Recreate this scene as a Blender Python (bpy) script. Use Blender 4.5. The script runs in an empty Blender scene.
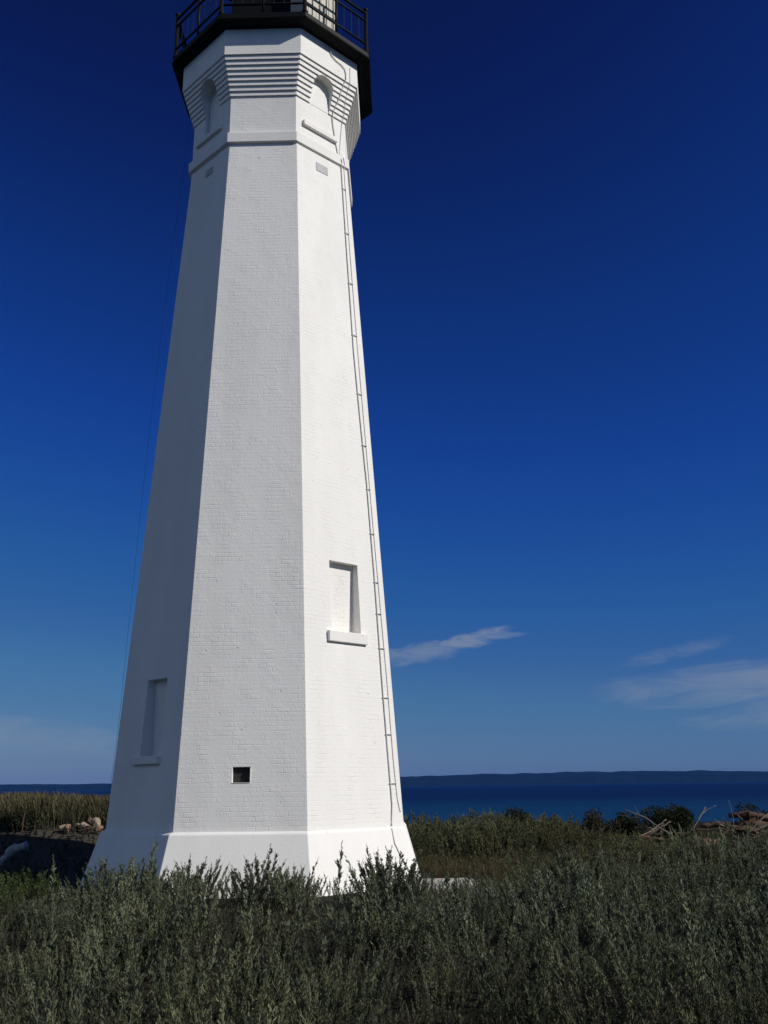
import bpy, bmesh, math, random
import numpy as np
from mathutils import Vector, Matrix, Quaternion

random.seed(7)
RNG = np.random.default_rng(11)
R = math.radians
sc = bpy.context.scene
COL = sc.collection

# ------------------------------------------------------------------ helpers
def link(o, parent=None):
    COL.objects.link(o)
    if parent is not None:
        o.parent = parent
    return o

def tag(o, label=None, cat=None, group=None, kind=None):
    if label: o['label'] = label
    if cat: o['category'] = cat
    if group: o['group'] = group
    if kind: o['kind'] = kind
    return o

def empty(name, loc, rz=0.0):
    o = bpy.data.objects.new(name, None)
    o.empty_display_size = 0.3
    o.location = loc
    o.rotation_euler = (0, 0, rz)
    return link(o)

def obj(name, bm, mat, parent=None, smooth=False, origin=None):
    bmesh.ops.recalc_face_normals(bm, faces=bm.faces[:])
    me = bpy.data.meshes.new(name)
    bm.to_mesh(me); bm.free()
    if smooth:
        for p in me.polygons: p.use_smooth = True
    me.materials.append(mat)
    o = bpy.data.objects.new(name, me)
    link(o, parent)
    if parent is not None:                      # geometry is given in world space
        me.transform(Matrix.Translation(-parent_world(parent)))
    elif origin is not None:
        me.transform(Matrix.Translation(-Vector(origin)))
        o.location = origin
    return o

def parent_world(p):
    v = Vector((0, 0, 0))
    while p is not None:
        v = v + Vector(p.location)
        p = p.parent
    return v

def add_box(bm, c, ax, ay, az):
    """box with centre c and half-axis vectors"""
    c = Vector(c); ax = Vector(ax); ay = Vector(ay); az = Vector(az)
    vs = [bm.verts.new(c + ax*i + ay*j + az*k) for i in (-1, 1) for j in (-1, 1) for k in (-1, 1)]
    for f in ((0,1,3,2), (4,6,7,5), (0,4,5,1), (2,3,7,6), (0,2,6,4), (1,5,7,3)):
        bm.faces.new([vs[i] for i in f])

def add_tube(bm, pts, rad, n=8, closed=False):
    pts = [Vector(p) for p in pts]
    rads = rad if isinstance(rad, (list, tuple)) else [rad]*len(pts)
    rings = []
    up = Vector((0.13, 0.21, 0.97)).normalized()
    for i, p in enumerate(pts):
        a = pts[max(i-1, 0)]; b = pts[min(i+1, len(pts)-1)]
        if closed:
            a = pts[i-1]; b = pts[(i+1) % len(pts)]
        d = (b-a).normalized()
        u = d.cross(up)
        if u.length < 1e-3: u = d.cross(Vector((1, 0, 0)))
        u.normalize(); v = d.cross(u)
        rings.append([bm.verts.new(p + (u*math.cos(t) + v*math.sin(t))*rads[i])
                      for t in [2*math.pi*k/n for k in range(n)]])
    m = len(rings)
    for i in range(m if closed else m-1):
        r0, r1 = rings[i], rings[(i+1) % m]
        for k in range(n):
            bm.faces.new((r0[k], r0[(k+1) % n], r1[(k+1) % n], r1[k]))
    if not closed:
        bm.faces.new(rings[0]); bm.faces.new(rings[-1][::-1])

def add_ball(bm, c, r, sub=2):
    bmesh.ops.create_icosphere(bm, subdivisions=sub, radius=r, matrix=Matrix.Translation(Vector(c)))

# value noise (numpy) for terrain and clumping
def vnoise(x, y, seed=0):
    x = np.asarray(x, float); y = np.asarray(y, float)
    xi = np.floor(x).astype(np.int64); yi = np.floor(y).astype(np.int64)
    xf = x-xi; yf = y-yi
    xf = xf*xf*(3-2*xf); yf = yf*yf*(3-2*yf)
    def h(a, b):
        n = (a*374761393 + b*668265263 + seed*982451653) & 0xffffffff
        n = ((n ^ (n >> 13))*1274126177) & 0xffffffff
        return ((n ^ (n >> 16)) & 0xffff)/65535.0
    return (h(xi, yi)*(1-xf)+h(xi+1, yi)*xf)*(1-yf) + (h(xi, yi+1)*(1-xf)+h(xi+1, yi+1)*xf)*yf

def sstep(a, b, x):
    t = np.clip((np.asarray(x, float)-a)/(b-a), 0, 1)
    return t*t*(3-2*t)

def ground_z(x, y):
    x = np.asarray(x, float); y = np.asarray(y, float)
    z = 0.10*(vnoise(x*0.45, y*0.45, 3)-0.5) + 0.05*(vnoise(x*1.7, y*1.7, 5)-0.5)
    z = z*sstep(1.0, 4.0, np.hypot(x-TX, y-TY)-1.5)
    z = z - 0.10*sstep(15, 6, y) - 0.20*sstep(8.5, 3.5, y)
    ridge = sstep(20.5, 27.5, y)*sstep(-4.2, -7.5, x)
    z = z + ridge*(0.80 + 0.16*(vnoise(x*0.3+9, y*0.3, 8)-0.5))
    beach = sstep(24, 30, y)*sstep(5.0, 9, x)
    z = z + 0.12*beach
    edge = np.maximum(sstep(40, 62, y), np.maximum(sstep(46, 75, np.abs(x)), sstep(-22, -45, y)))
    return z - 4.5*edge

# ------------------------------------------------------------------ materials
def new_mat(name):
    m = bpy.data.materials.new(name); m.use_nodes = True
    nt = m.node_tree
    return m, nt, nt.nodes, nt.links, nt.nodes['Principled BSDF']

def mat_plain(name, col, rough=0.6, var=0.15, scale=6.0, bump=0.0, bscale=40.0, spec=0.3, metal=0.0):
    m, nt, N, L, b = new_mat(name)
    tc = N.new('ShaderNodeTexCoord')
    no = N.new('ShaderNodeTexNoise'); no.inputs['Scale'].default_value = scale; no.inputs['Detail'].default_value = 5
    L.new(tc.outputs['Object'], no.inputs['Vector'])
    cr = N.new('ShaderNodeMapRange')
    cr.inputs['From Min'].default_value = 0.3; cr.inputs['From Max'].default_value = 0.7
    cr.inputs['To Min'].default_value = 1-var; cr.inputs['To Max'].default_value = 1+var
    L.new(no.outputs['Fac'], cr.inputs['Value'])
    mx = N.new('ShaderNodeVectorMath'); mx.operation = 'SCALE'
    mx.inputs[0].default_value = col
    L.new(cr.outputs['Result'], mx.inputs['Scale'])
    L.new(mx.outputs['Vector'], b.inputs['Base Color'])
    b.inputs['Roughness'].default_value = rough
    b.inputs['Specular IOR Level'].default_value = spec
    b.inputs['Metallic'].default_value = metal
    if bump:
        n2 = N.new('ShaderNodeTexNoise'); n2.inputs['Scale'].default_value = bscale; n2.inputs['Detail'].default_value = 6
        L.new(tc.outputs['Object'], n2.inputs['Vector'])
        bp = N.new('ShaderNodeBump'); bp.inputs['Strength'].default_value = 1.0; bp.inputs['Distance'].default_value = bump
        L.new(n2.outputs['Fac'], bp.inputs['Height']); L.new(bp.outputs['Normal'], b.inputs['Normal'])
    return m

def mat_brick_paint(name, brick=True):
    """thick white paint over brick: courses read only as relief"""
    m, nt, N, L, b = new_mat(name)
    uv = N.new('ShaderNodeUVMap'); uv.uv_map = 'UVMap'
    tc = N.new('ShaderNodeTexCoord')
    # wobble so that the courses are not ruler straight
    wn = N.new('ShaderNodeTexNoise'); wn.inputs['Scale'].default_value = 3.0; wn.inputs['Detail'].default_value = 6
    L.new(tc.outputs['Object'], wn.inputs['Vector'])
    ws = N.new('ShaderNodeVectorMath'); ws.operation = 'SCALE'; ws.inputs['Scale'].default_value = 0.035
    L.new(wn.outputs['Color'], ws.inputs[0])
    wa = N.new('ShaderNodeVectorMath'); wa.operation = 'ADD'
    L.new(uv.outputs['UV'], wa.inputs[0]); L.new(ws.outputs['Vector'], wa.inputs[1])
    br = N.new('ShaderNodeTexBrick')
    br.inputs['Scale'].default_value = 1.0
    br.inputs['Brick Width'].default_value = 0.215; br.inputs['Row Height'].default_value = 0.076
    br.inputs['Mortar Size'].default_value = 0.008; br.inputs['Mortar Smooth'].default_value = 1.0
    br.inputs['Color1'].default_value = (0.62, 0.62, 0.62, 1); br.inputs['Color2'].default_value = (1, 1, 1, 1)
    br.inputs['Mortar'].default_value = (0, 0, 0, 1)
    br.inputs['Bias'].default_value = 0.2
    L.new(wa.outputs['Vector'], br.inputs['Vector'])
    # thickness of the paint: joints are filled in places
    fill = N.new('ShaderNodeTexNoise'); fill.inputs['Scale'].default_value = 3.6; fill.inputs['Detail'].default_value = 7
    L.new(tc.outputs['Object'], fill.inputs['Vector'])
    fr = N.new('ShaderNodeMapRange'); fr.inputs['From Min'].default_value = 0.42; fr.inputs['From Max'].default_value = 0.72
    fr.inputs['To Min'].default_value = 0.15; fr.inputs['To Max'].default_value = 1.0
    L.new(fill.outputs['Fac'], fr.inputs['Value'])
    hm = N.new('ShaderNodeMath'); hm.operation = 'MULTIPLY'
    L.new(br.outputs['Color'], hm.inputs[0]); L.new(fr.outputs['Result'], hm.inputs[1])
    pit = N.new('ShaderNodeTexNoise'); pit.inputs['Scale'].default_value = 28; pit.inputs['Detail'].default_value = 5
    pit.inputs['Roughness'].default_value = 0.65
    L.new(tc.outputs['Object'], pit.inputs['Vector'])
    # sparse chips and drips of old paint
    chip = N.new('ShaderNodeTexNoise'); chip.inputs['Scale'].default_value = 9; chip.inputs['Detail'].default_value = 6
    L.new(tc.outputs['Object'], chip.inputs['Vector'])
    cm = N.new('ShaderNodeMapRange'); cm.inputs['From Min'].default_value = 0.69; cm.inputs['From Max'].default_value = 0.75
    L.new(chip.outputs['Fac'], cm.inputs['Value'])
    a1 = N.new('ShaderNodeMath'); a1.operation = 'MULTIPLY_ADD'; a1.inputs[1].default_value = 0.8
    L.new(pit.outputs['Fac'], a1.inputs[0])
    if brick: L.new(hm.outputs[0], a1.inputs[2])
    else: a1.inputs[2].default_value = 0.0
    a2 = N.new('ShaderNodeMath'); a2.operation = 'MULTIPLY_ADD'; a2.inputs[1].default_value = -0.8
    L.new(cm.outputs['Result'], a2.inputs[0]); L.new(a1.outputs[0], a2.inputs[2])
    bp = N.new('ShaderNodeBump'); bp.inputs['Strength'].default_value = 1.0; bp.inputs['Distance'].default_value = 0.0042
    L.new(a2.outputs[0], bp.inputs['Height']); L.new(bp.outputs['Normal'], b.inputs['Normal'])
    # colour: white with faint weather staining
    st = N.new('ShaderNodeTexNoise'); st.inputs['Scale'].default_value = 0.9; st.inputs['Detail'].default_value = 7
    mp = N.new('ShaderNodeMapping'); mp.inputs['Scale'].default_value = (1.6, 1.6, 0.35)
    L.new(tc.outputs['Object'], mp.inputs['Vector']); L.new(mp.outputs['Vector'], st.inputs['Vector'])
    cr = N.new('ShaderNodeValToRGB')
    cr.color_ramp.elements[0].position = 0.30; cr.color_ramp.elements[0].color = (0.765, 0.740, 0.690, 1)
    cr.color_ramp.elements[1].position = 0.60; cr.color_ramp.elements[1].color = (0.825, 0.800, 0.745, 1)
    L.new(st.outputs['Fac'], cr.inputs['Fac'])
    dk = N.new('ShaderNodeMix'); dk.data_type = 'RGBA'; dk.blend_type = 'MULTIPLY'
    dk.inputs['B'].default_value = (0.86, 0.855, 0.84, 1)
    L.new(cm.outputs['Result'], dk.inputs['Factor']); L.new(cr.outputs['Color'], dk.inputs['A'])
    L.new(dk.outputs['Result'], b.inputs['Base Color'])
    b.inputs['Roughness'].default_value = 0.65
    b.inputs['Specular IOR Level'].default_value = 0.2
    return m

def mat_foliage(name, transl=0.25):
    m, nt, N, L, b = new_mat(name)
    at = N.new('ShaderNodeAttribute'); at.attribute_name = 'tint'
    out = N['Material Output']
    b.inputs['Roughness'].default_value = 0.75
    b.inputs['Specular IOR Level'].default_value = 0.12
    L.new(at.outputs['Color'], b.inputs['Base Color'])
    t = N.new('ShaderNodeBsdfTranslucent'); L.new(at.outputs['Color'], t.inputs['Color'])
    mx = N.new('ShaderNodeMixShader'); mx.inputs['Fac'].default_value = transl
    L.new(b.outputs['BSDF'], mx.inputs[1]); L.new(t.outputs['BSDF'], mx.inputs[2])
    L.new(mx.outputs['Shader'], out.inputs['Surface'])
    return m

M = {}
M['brick'] = mat_brick_paint('white_painted_brick')
M['plaster'] = mat_brick_paint('white_painted_stone', False)
M['grey_patch'] = mat_plain('grey_painted_vent', (0.42, 0.42, 0.41), 0.6, 0.08)
M['black'] = mat_plain('black_iron_paint', (0.0055, 0.0055, 0.006), 0.55, 0.3, 4, 0.001, 60, 0.12)
M['dark_hole'] = mat_plain('rusty_grate', (0.03, 0.028, 0.025), 0.8, 0.3, 20)
M['cream'] = mat_plain('cream_boards', (0.52, 0.49, 0.40), 0.6, 0.08)
M['cable'] = mat_plain('pale_painted_conduit', (0.55, 0.54, 0.52), 0.5, 0.15, 9)
M['wire'] = mat_plain('dark_wire', (0.02, 0.02, 0.022), 0.5)
M['concrete'] = mat_plain('pale_concrete', (0.34, 0.325, 0.285), 0.9, 0.25, 3, 0.006, 30)
M['wood'] = mat_plain('weathered_driftwood', (0.19, 0.155, 0.115), 0.8, 0.35, 5, 0.01, 18)
M['pale_wood'] = mat_plain('bleached_driftwood', (0.20, 0.168, 0.13), 0.8, 0.2, 7, 0.006, 25)
M['white_wood'] = mat_plain('whitened_driftwood', (0.33, 0.33, 0.32), 0.8, 0.25, 7, 0.006, 25)
M['brown_wood'] = mat_plain('brown_driftwood', (0.085, 0.052, 0.033), 0.9, 0.45, 5, 0.012, 15)
M['rock_red'] = mat_plain('reddish_rock', (0.105, 0.066, 0.048), 0.85, 0.35, 3, 0.02, 9)
M['rock_tan'] = mat_plain('tan_rock', (0.32, 0.255, 0.185), 0.85, 0.3, 3, 0.02, 9)
M['rock_pink'] = mat_plain('pink_rock', (0.25, 0.155, 0.105), 0.85, 0.3, 3, 0.02, 9)
M['leaf'] = mat_foliage('scrub_leaves', 0.22)
M['grass'] = mat_foliage('grass_blades', 0.3)
M['glass'] = mat_plain('lantern_glass', (0.03, 0.035, 0.04), 0.05, 0.05, 2, 0, 1, 0.8)

# ------------------------------------------------------------------ camera
CAMZ = 1.65
F_PX, PITCH, ROLL = 983.75, R(15.577), R(-0.748)
TX, TY, TH = -2.383, 19.333, R(-0.979)
cam = bpy.data.cameras.new('camera')
cam.sensor_fit = 'VERTICAL'; cam.sensor_height = 24.0; cam.sensor_width = 18.0
cam.lens = F_PX*24.0/1024.0
cam.clip_start = 0.05; cam.clip_end = 60000
co = link(bpy.data.objects.new('camera', cam))
r0 = Vector((1, 0, 0)); u0 = Vector((0, -math.sin(PITCH), math.cos(PITCH))); f0 = Vector((0, math.cos(PITCH), math.sin(PITCH)))
c_, s_ = math.cos(ROLL), math.sin(ROLL)
rx = r0*c_ + u0*s_; up = u0*c_ - r0*s_
co.matrix_world = Matrix((( rx.x, up.x, -f0.x, 0), (rx.y, up.y, -f0.y, 0), (rx.z, up.z, -f0.z, CAMZ), (0, 0, 0, 1)))
sc.camera = co

# ------------------------------------------------------------------ sun + sky
AZ = R(65.5) + TH                 # measured from -Y (towards the camera) to +X
EL = R(35)
sdir = Vector((math.sin(AZ)*math.cos(EL), -math.cos(AZ)*math.cos(EL), math.sin(EL)))
sun = bpy.data.lights.new('sun', 'SUN'); sun.energy = 3.85; sun.angle = R(0.53); sun.color = (1.0, 0.965, 0.91)
so = link(bpy.data.objects.new('sun', sun))
so.rotation_euler = sdir.to_track_quat('Z', 'Y').to_euler(); so.location = (20, -10, 40)

w = bpy.data.worlds.new('World'); sc.world = w; w.use_nodes = True
N, L = w.node_tree.nodes, w.node_tree.links
bg = N['Background']; bg.inputs['Strength'].default_value = 0.1
sky = N.new('ShaderNodeTexSky'); sky.sky_type = 'NISHITA'; sky.sun_disc = False
sky.sun_elevation = EL; sky.sun_rotation = math.atan2(sdir.x, sdir.y)
sky.altitude = 180; sky.air_density = 1.0; sky.dust_density = 0.3; sky.ozone_density = 3.0
# a clear polarised late-summer sky: deepen the Nishita colours (response curve per channel)
s1 = N.new('ShaderNodeVectorMath'); s1.operation = 'SCALE'; s1.inputs['Scale'].default_value = 0.1
L.new(sky.outputs['Color'], s1.inputs[0])
cv = N.new('ShaderNodeRGBCurve'); L.new(s1.outputs['Vector'], cv.inputs['Color'])
CURVE = (
    [(0, 0), (.0704, .0030), (.095, .0046), (.133, .0075), (.22, .020), (.376, .057), (.491, .080), (1, .22)],
    [(0, 0), (.127, .0112), (.168, .029), (.227, .050), (.356, .100), (.45, .125), (.539, .163), (1, .27)],
    [(0, 0), (.20, .040), (.242, .083), (.31, .172), (.397, .272), (.47, .31), (.534, .325), (.61, .335), (1, .43)])
for c, pts in zip(cv.mapping.curves, CURVE):
    c.points[0].location = pts[0]; c.points[1].location = pts[-1]
    for p in pts[1:-1]: c.points.new(*p)
    for p in c.points: p.handle_type = 'VECTOR'
cv.mapping.update()
ti = N.new('ShaderNodeVectorMath'); ti.operation = 'SCALE'; ti.inputs['Scale'].default_value = 10.0
L.new(cv.outputs['Color'], ti.inputs[0])
# thin cirrus streaks, laid out by compass bearing and height above the horizon
tc = N.new('ShaderNodeTexCoord')
sep = N.new('ShaderNodeSeparateXYZ'); L.new(tc.outputs['Generated'], sep.inputs[0])
def math_node(op, a, b=None, c=None):
    n = N.new('ShaderNodeMath'); n.operation = op
    for i, v in enumerate((a, b, c)):
        if v is None: continue
        if isinstance(v, (int, float)): n.inputs[i].default_value = v
        else: L.new(v, n.inputs[i])
    return n.outputs[0]
az_ = math_node('ARCTAN2', sep.outputs['X'], sep.outputs['Y'])
el_ = math_node('ARCSINE', sep.outputs['Z'])
cmb = N.new('ShaderNodeCombineXYZ'); L.new(az_, cmb.inputs['X']); L.new(el_, cmb.inputs['Y'])
def cirrus(az0, el0, wa, we, slope, amount, sx, sy, seed, rag=1.0):
    """soft elongated patch of streaky cloud with ragged edges"""
    da = math_node('SUBTRACT', az_, az0)
    de = math_node('SUBTRACT', math_node('SUBTRACT', el_, el0), math_node('MULTIPLY', da, slope))
    q = math_node('ADD', math_node('POWER', math_node('ABSOLUTE', math_node('DIVIDE', da, wa)), 2.0),
                  math_node('POWER', math_node('ABSOLUTE', math_node('DIVIDE', de, we)), 2.0))
    body = math_node('MAXIMUM', math_node('SUBTRACT', 1.0, q), 0.0)
    mp = N.new('ShaderNodeMapping'); mp.inputs['Location'].default_value = (seed, seed*0.7, 0)
    mp.inputs['Rotation'].default_value = (0, 0, -math.atan(slope)*1.6); mp.inputs['Scale'].default_value = (sx, sy, 1)
    L.new(cmb.outputs[0], mp.inputs['Vector'])
    no = N.new('ShaderNodeTexNoise'); no.inputs['Scale'].default_value = 1; no.inputs['Detail'].default_value = 9
    no.inputs['Roughness'].default_value = 0.62; no.inputs['Distortion'].default_value = 1.1
    L.new(mp.outputs['Vector'], no.inputs['Vector'])
    t = math_node('ADD', math_node('MULTIPLY', body, 0.85), math_node('MULTIPLY', math_node('SUBTRACT', no.outputs['Fac'], 0.5), 2.6*rag))
    mr = N.new('ShaderNodeMapRange'); mr.interpolation_type = 'SMOOTHSTEP'
    mr.inputs['From Min'].default_value = 0.05; mr.inputs['From Max'].default_value = 1.15
    L.new(t, mr.inputs['Value'])
    edge = math_node('MINIMUM', math_node('MULTIPLY', body, 3.0), 1.0)
    return math_node('MULTIPLY', math_node('MULTIPLY', edge, mr.outputs[0]), amount)
cl = None
CL = [
    (R(1.8), R(7.35), R(4.0), R(0.72), 0.13, 0.46, 22, 80, 3.1, 0.75),
    (R(5.0), R(8.05), R(2.9), R(0.60), 0.22, 0.64, 24, 90, 1.7, 1.0),
    (R(6.6), R(8.28), R(2.0), R(0.26), 0.02, 0.5, 26, 120, 6.1, 0.6),
    (R(21.5), R(5.20), R(12.0), R(1.45), 0.045, 0.54, 9, 55, 7.7, 0.55),
    (R(16.5), R(7.0), R(3.6), R(0.55), 0.18, 0.22, 22, 80, 5.2, 0.8),
    (R(21.5), R(3.4), R(6.0), R(1.0), 0.05, 0.30, 14, 60, 2.4, 0.8),
    (R(-22.0), R(3.1), R(10.0), R(1.3), -0.10, 0.32, 10, 45, 9.3, 0.7),
    (R(-38.0), R(9.0), R(12.0), R(2.4), 0.10, 0.45, 8, 30, 4.3, 0.8),
    (R(48.0), R(7.5), R(14.0), R(2.2), 0.06, 0.5, 8, 35, 6.3, 0.8),
]
for a in CL:
    v = cirrus(*a); cl = v if cl is None else math_node('MAXIMUM', cl, v)
cm_ = N.new('ShaderNodeMix'); cm_.data_type = 'RGBA'; L.new(cl, cm_.inputs['Factor'])
CLOUD_COL = (2.5, 2.95, 3.75)
cm_.inputs['B'].default_value = (*CLOUD_COL, 1)
L.new(ti.outputs['Vector'], cm_.inputs['A'])
# unseen bright cloud sheets added behind the viewer as fill for the shaded faces
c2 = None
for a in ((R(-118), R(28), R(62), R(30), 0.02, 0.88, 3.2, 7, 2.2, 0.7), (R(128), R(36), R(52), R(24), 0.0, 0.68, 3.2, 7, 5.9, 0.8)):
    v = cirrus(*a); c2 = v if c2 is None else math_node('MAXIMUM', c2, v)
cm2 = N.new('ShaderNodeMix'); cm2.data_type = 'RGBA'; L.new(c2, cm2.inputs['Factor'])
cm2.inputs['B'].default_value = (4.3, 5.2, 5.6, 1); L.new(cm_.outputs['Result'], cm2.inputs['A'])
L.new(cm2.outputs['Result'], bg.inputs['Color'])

sc.view_settings.view_transform = 'Standard'; sc.view_settings.look = 'None'
sc.view_settings.exposure = 0.0; sc.view_settings.gamma = 1.0
sc.view_settings.use_curve_mapping = False

# ------------------------------------------------------------------ lighthouse
def shaft_R(h): return 2.855 + (1.842-2.855)*(h-0.965)/(14.39-0.965)
def shaft_sx(h): return 0.035*(1-(h-0.965)/13.4)

def vert(k, rad, h, sx=0.0):
    a = TH + math.pi/4*(k-1.5) - math.pi/2
    return Vector((TX+sx+rad*math.cos(a), TY+rad*math.sin(a), h))

def face_normal(k):
    a = TH + math.pi/4*(k-1.0) - math.pi/2
    return Vector((math.cos(a), math.sin(a), 0))

def face_pt(k, t, h, rad, d=0.0, sx=0.0):
    return vert(k, rad, h, sx).lerp(vert(k+1, rad, h, sx), t) + face_normal(k)*d

def loft(levels, uv=True):
    """levels: (R, h[, sx]) bottom to top; closed octagonal solid"""
    bm = bmesh.new()
    rings = []
    for lv in levels:
        sx = lv[2] if len(lv) > 2 else 0.0
        rings.append([bm.verts.new(vert(k, lv[0], lv[1], sx)) for k in range(8)])
    for a, b in zip(rings, rings[1:]):
        for k in range(8):
            bm.faces.new((a[k], a[(k+1) % 8], b[(k+1) % 8], b[k]))
    bm.faces.new(rings[0][::-1]); bm.faces.new(rings[-1])
    return bm

def face_uv(o):
    """UV in metres: along the wall and up, for the brick courses"""
    me = o.data
    if not me.uv_layers: me.uv_layers.new(name='UVMap')
    uvl = me.uv_layers['UVMap'] if 'UVMap' in me.uv_layers else me.uv_layers[0]
    uvl.name = 'UVMap'
    for p in me.polygons:
        n = p.normal
        t = Vector((-n.y, n.x, 0))
        t = t.normalized() if t.length > 0.05 else Vector((1, 0, 0))
        w_ = Vector((0, 0, 1)) if abs(n.z) < 0.9 else Vector((0, 1, 0))
        off = round(math.degrees(math.atan2(n.y, n.x))/45)*3.37
        for li in p.loop_indices:
            co_ = me.vertices[me.loops[li].vertex_index].co
            uvl.data[li].uv = (co_.dot(t)+off, co_.dot(w_))

def bevel(o, width, seg=2):
    md = o.modifiers.new('bevel', 'BEVEL'); md.width = width; md.segments = seg; md.limit_method = 'ANGLE'; md.angle_limit = R(20)

def boolean_cut(o, cutters):
    deps = None
    for c in cutters:
        md = o.modifiers.new('cut', 'BOOLEAN'); md.operation = 'DIFFERENCE'; md.object = c; md.solver = 'EXACT'
    bpy.context.view_layer.update()
    deps = bpy.context.evaluated_depsgraph_get()
    me = bpy.data.meshes.new_from_object(o.evaluated_get(deps))
    o.modifiers.clear()
    old = o.data; nm = old.name; o.data = me; bpy.data.meshes.remove(old); me.name = nm
    for c in cutters:
        bpy.data.objects.remove(c, do_unlink=True)

lh = empty('lighthouse', (TX, TY, 0))
tag(lh, 'tall white eight sided brick lighthouse tapering up to a black iron gallery', 'lighthouse')

def cutter(pts_front, nrm, depth_in, depth_out=0.8):
    bm = bmesh.new()
    a = [bm.verts.new(p + nrm*depth_out) for p in pts_front]
    b = [bm.verts.new(p - nrm*depth_in) for p in pts_front]
    n = len(a)
    for i in range(n):
        bm.faces.new((a[i], a[(i+1) % n], b[(i+1) % n], b[i]))
    bm.faces.new(a[::-1]); bm.faces.new(b)
    bmesh.ops.recalc_face_normals(bm, faces=bm.faces[:])
    me = bpy.data.meshes.new('cutter'); bm.to_mesh(me); bm.free()
    return link(bpy.data.objects.new('cutter', me))

# plinth
bm = loft([(3.320, -0.32), (3.225, 0.0), (2.925, 0.925, .015), (2.912, 0.940, .015), (2.862, 0.972, .03)])
plinth = obj('plinth', bm, M['plaster'], lh); bevel(plinth, 0.018); face_uv(plinth)

# shaft (its four recesses with blind windows, one square vent hole)
bm = loft([(shaft_R(0.5), 0.5, shaft_sx(0.5))] + [(shaft_R(h), h, shaft_sx(h)) for h in (4, 8, 11, 14.72)])
shaft = obj('shaft', bm, M['brick'], lh)
OFF = Vector((TX, TY, 0))
def local(c):
    c.data.transform(Matrix.Translation(-OFF)); c.location = OFF; return c
WIN = [(2, 0.331, 0.676, 4.32, 5.615), (0, 0.415, 0.716, 2.20, 3.525), (4, 0.33, 0.676, 2.20, 3.525), (6, 0.33, 0.676, 4.32, 5.615)]
cuts = []
for k, t0, t1, h0, h1 in WIN:
    rm = shaft_R(h0); n = face_normal(k)
    pts = [face_pt(k, t0, h0, rm), face_pt(k, t1, h0, rm), face_pt(k, t1, h1, rm), face_pt(k, t0, h1, rm)]
    cuts.append(local(cutter(pts, n, 0.27 if k != 0 else 0.32)))
rm = shaft_R(1.85)
cuts.append(local(cutter([face_pt(1, t, h, rm) for t, h in ((.440, 1.735), (.578, 1.735), (.578, 1.985), (.440, 1.985))], face_normal(1), 0.3)))
boolean_cut(shaft, cuts)
face_uv(shaft); bevel(shaft, 0.006)

for k, t0, t1, h0, h1 in WIN:
    n = face_normal(k); rm = shaft_R(h0)
    a = face_pt(k, t0, h0, rm); b = face_pt(k, t1, h0, rm); tv = (b-a)
    dep = 0.27 if k != 0 else 0.32
    c = (a+b)/2 + Vector((0, 0, (h1-h0)/2)) - n*(dep-0.03)
    bm = bmesh.new(); add_box(bm, c, tv*0.499, n*0.028, (0, 0, (h1-h0)*0.499))
    wn_ = obj('blind_window', bm, M['brick'], lh); face_uv(wn_)
    # sill
    s0, s1 = (0.268, 0.735) if k != 0 else (0.335, 0.735)
    rs = shaft_R(h0-0.1)
    a = face_pt(k, s0, h0-0.10, rs); b = face_pt(k, s1, h0-0.10, rs)
    bm = bmesh.new(); add_box(bm, (a+b)/2 - n*(0.07 if k == 2 else 0.10) + Vector((0, 0, 0 if k == 2 else 0.03)), (b-a)/2, n*0.155, (0, 0, 0.095 if k == 2 else 0.068))
    sl = obj('sill', bm, M['plaster'], wn_); bevel(sl, 0.012); face_uv(sl)

# vent hole frame + grate
n = face_normal(1)
a = face_pt(1, .440, 1.86, rm := shaft_R(1.86)); b = face_pt(1, .578, 1.86, rm)
bm = bmesh.new()
tv = (b-a).normalized(); hw = (b-a).length/2; mid = (a+b)/2
slope_up = (face_pt(1, .5, 2.0, shaft_R(2.0))-face_pt(1, .5, 1.7, shaft_R(1.7))).normalized()
add_box(bm, mid - slope_up*0.127 + n*0.002, tv*(hw+0.004), n*0.006, slope_up*0.004)
add_box(bm, mid + tv*(hw+0.004) + n*0.002, tv*0.004, n*0.006, slope_up*0.118)
vf = obj('vent_frame', bm, M['plaster'], lh); face_uv(vf)
bm = bmesh.new()
add_box(bm, mid - n*0.085, tv*hw*0.99, n*0.012, (0, 0, 0.124))
obj('vent_grate', bm, M['dark_hole'], lh)

# cornice band and corbelled head
SXH = -0.02
bm = loft([(1.80, 14.54, SXH), (1.893, 14.575, SXH), (1.893, 14.80, SXH), (1.80, 14.835, SXH)])
cor = obj('cornice', bm, M['plaster'], lh); bevel(cor, 0.01); face_uv(cor)
lv = [(1.815, 14.70, SXH), (1.800, 15.74, SXH)]
nst = 9; hh = 15.74; dh = (16.68-15.74)/nst
for i in range(nst):
    rr = 1.800 + (2.105-1.800)*(i+1)/nst
    lv += [(rr, hh+dh*i, SXH), (rr-0.002, hh+dh*(i+1)-0.0005, SXH)]
lv += [(2.100, 17.20, SXH)]
lv = [lv[0]] + [(a, b+0.0001*i, c) for i, (a, b, c) in enumerate(lv[1:])]
bm = loft(lv)
head = obj('corbelled_head', bm, M['brick'], lh)
cuts = []
NDEP = {0: 0.10, 2: -0.006, 4: 0.06, 6: 0.06}
NICHE = [(0, 0.52), (2, 0.455), (4, 0.48), (6, 0.48)]
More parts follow.
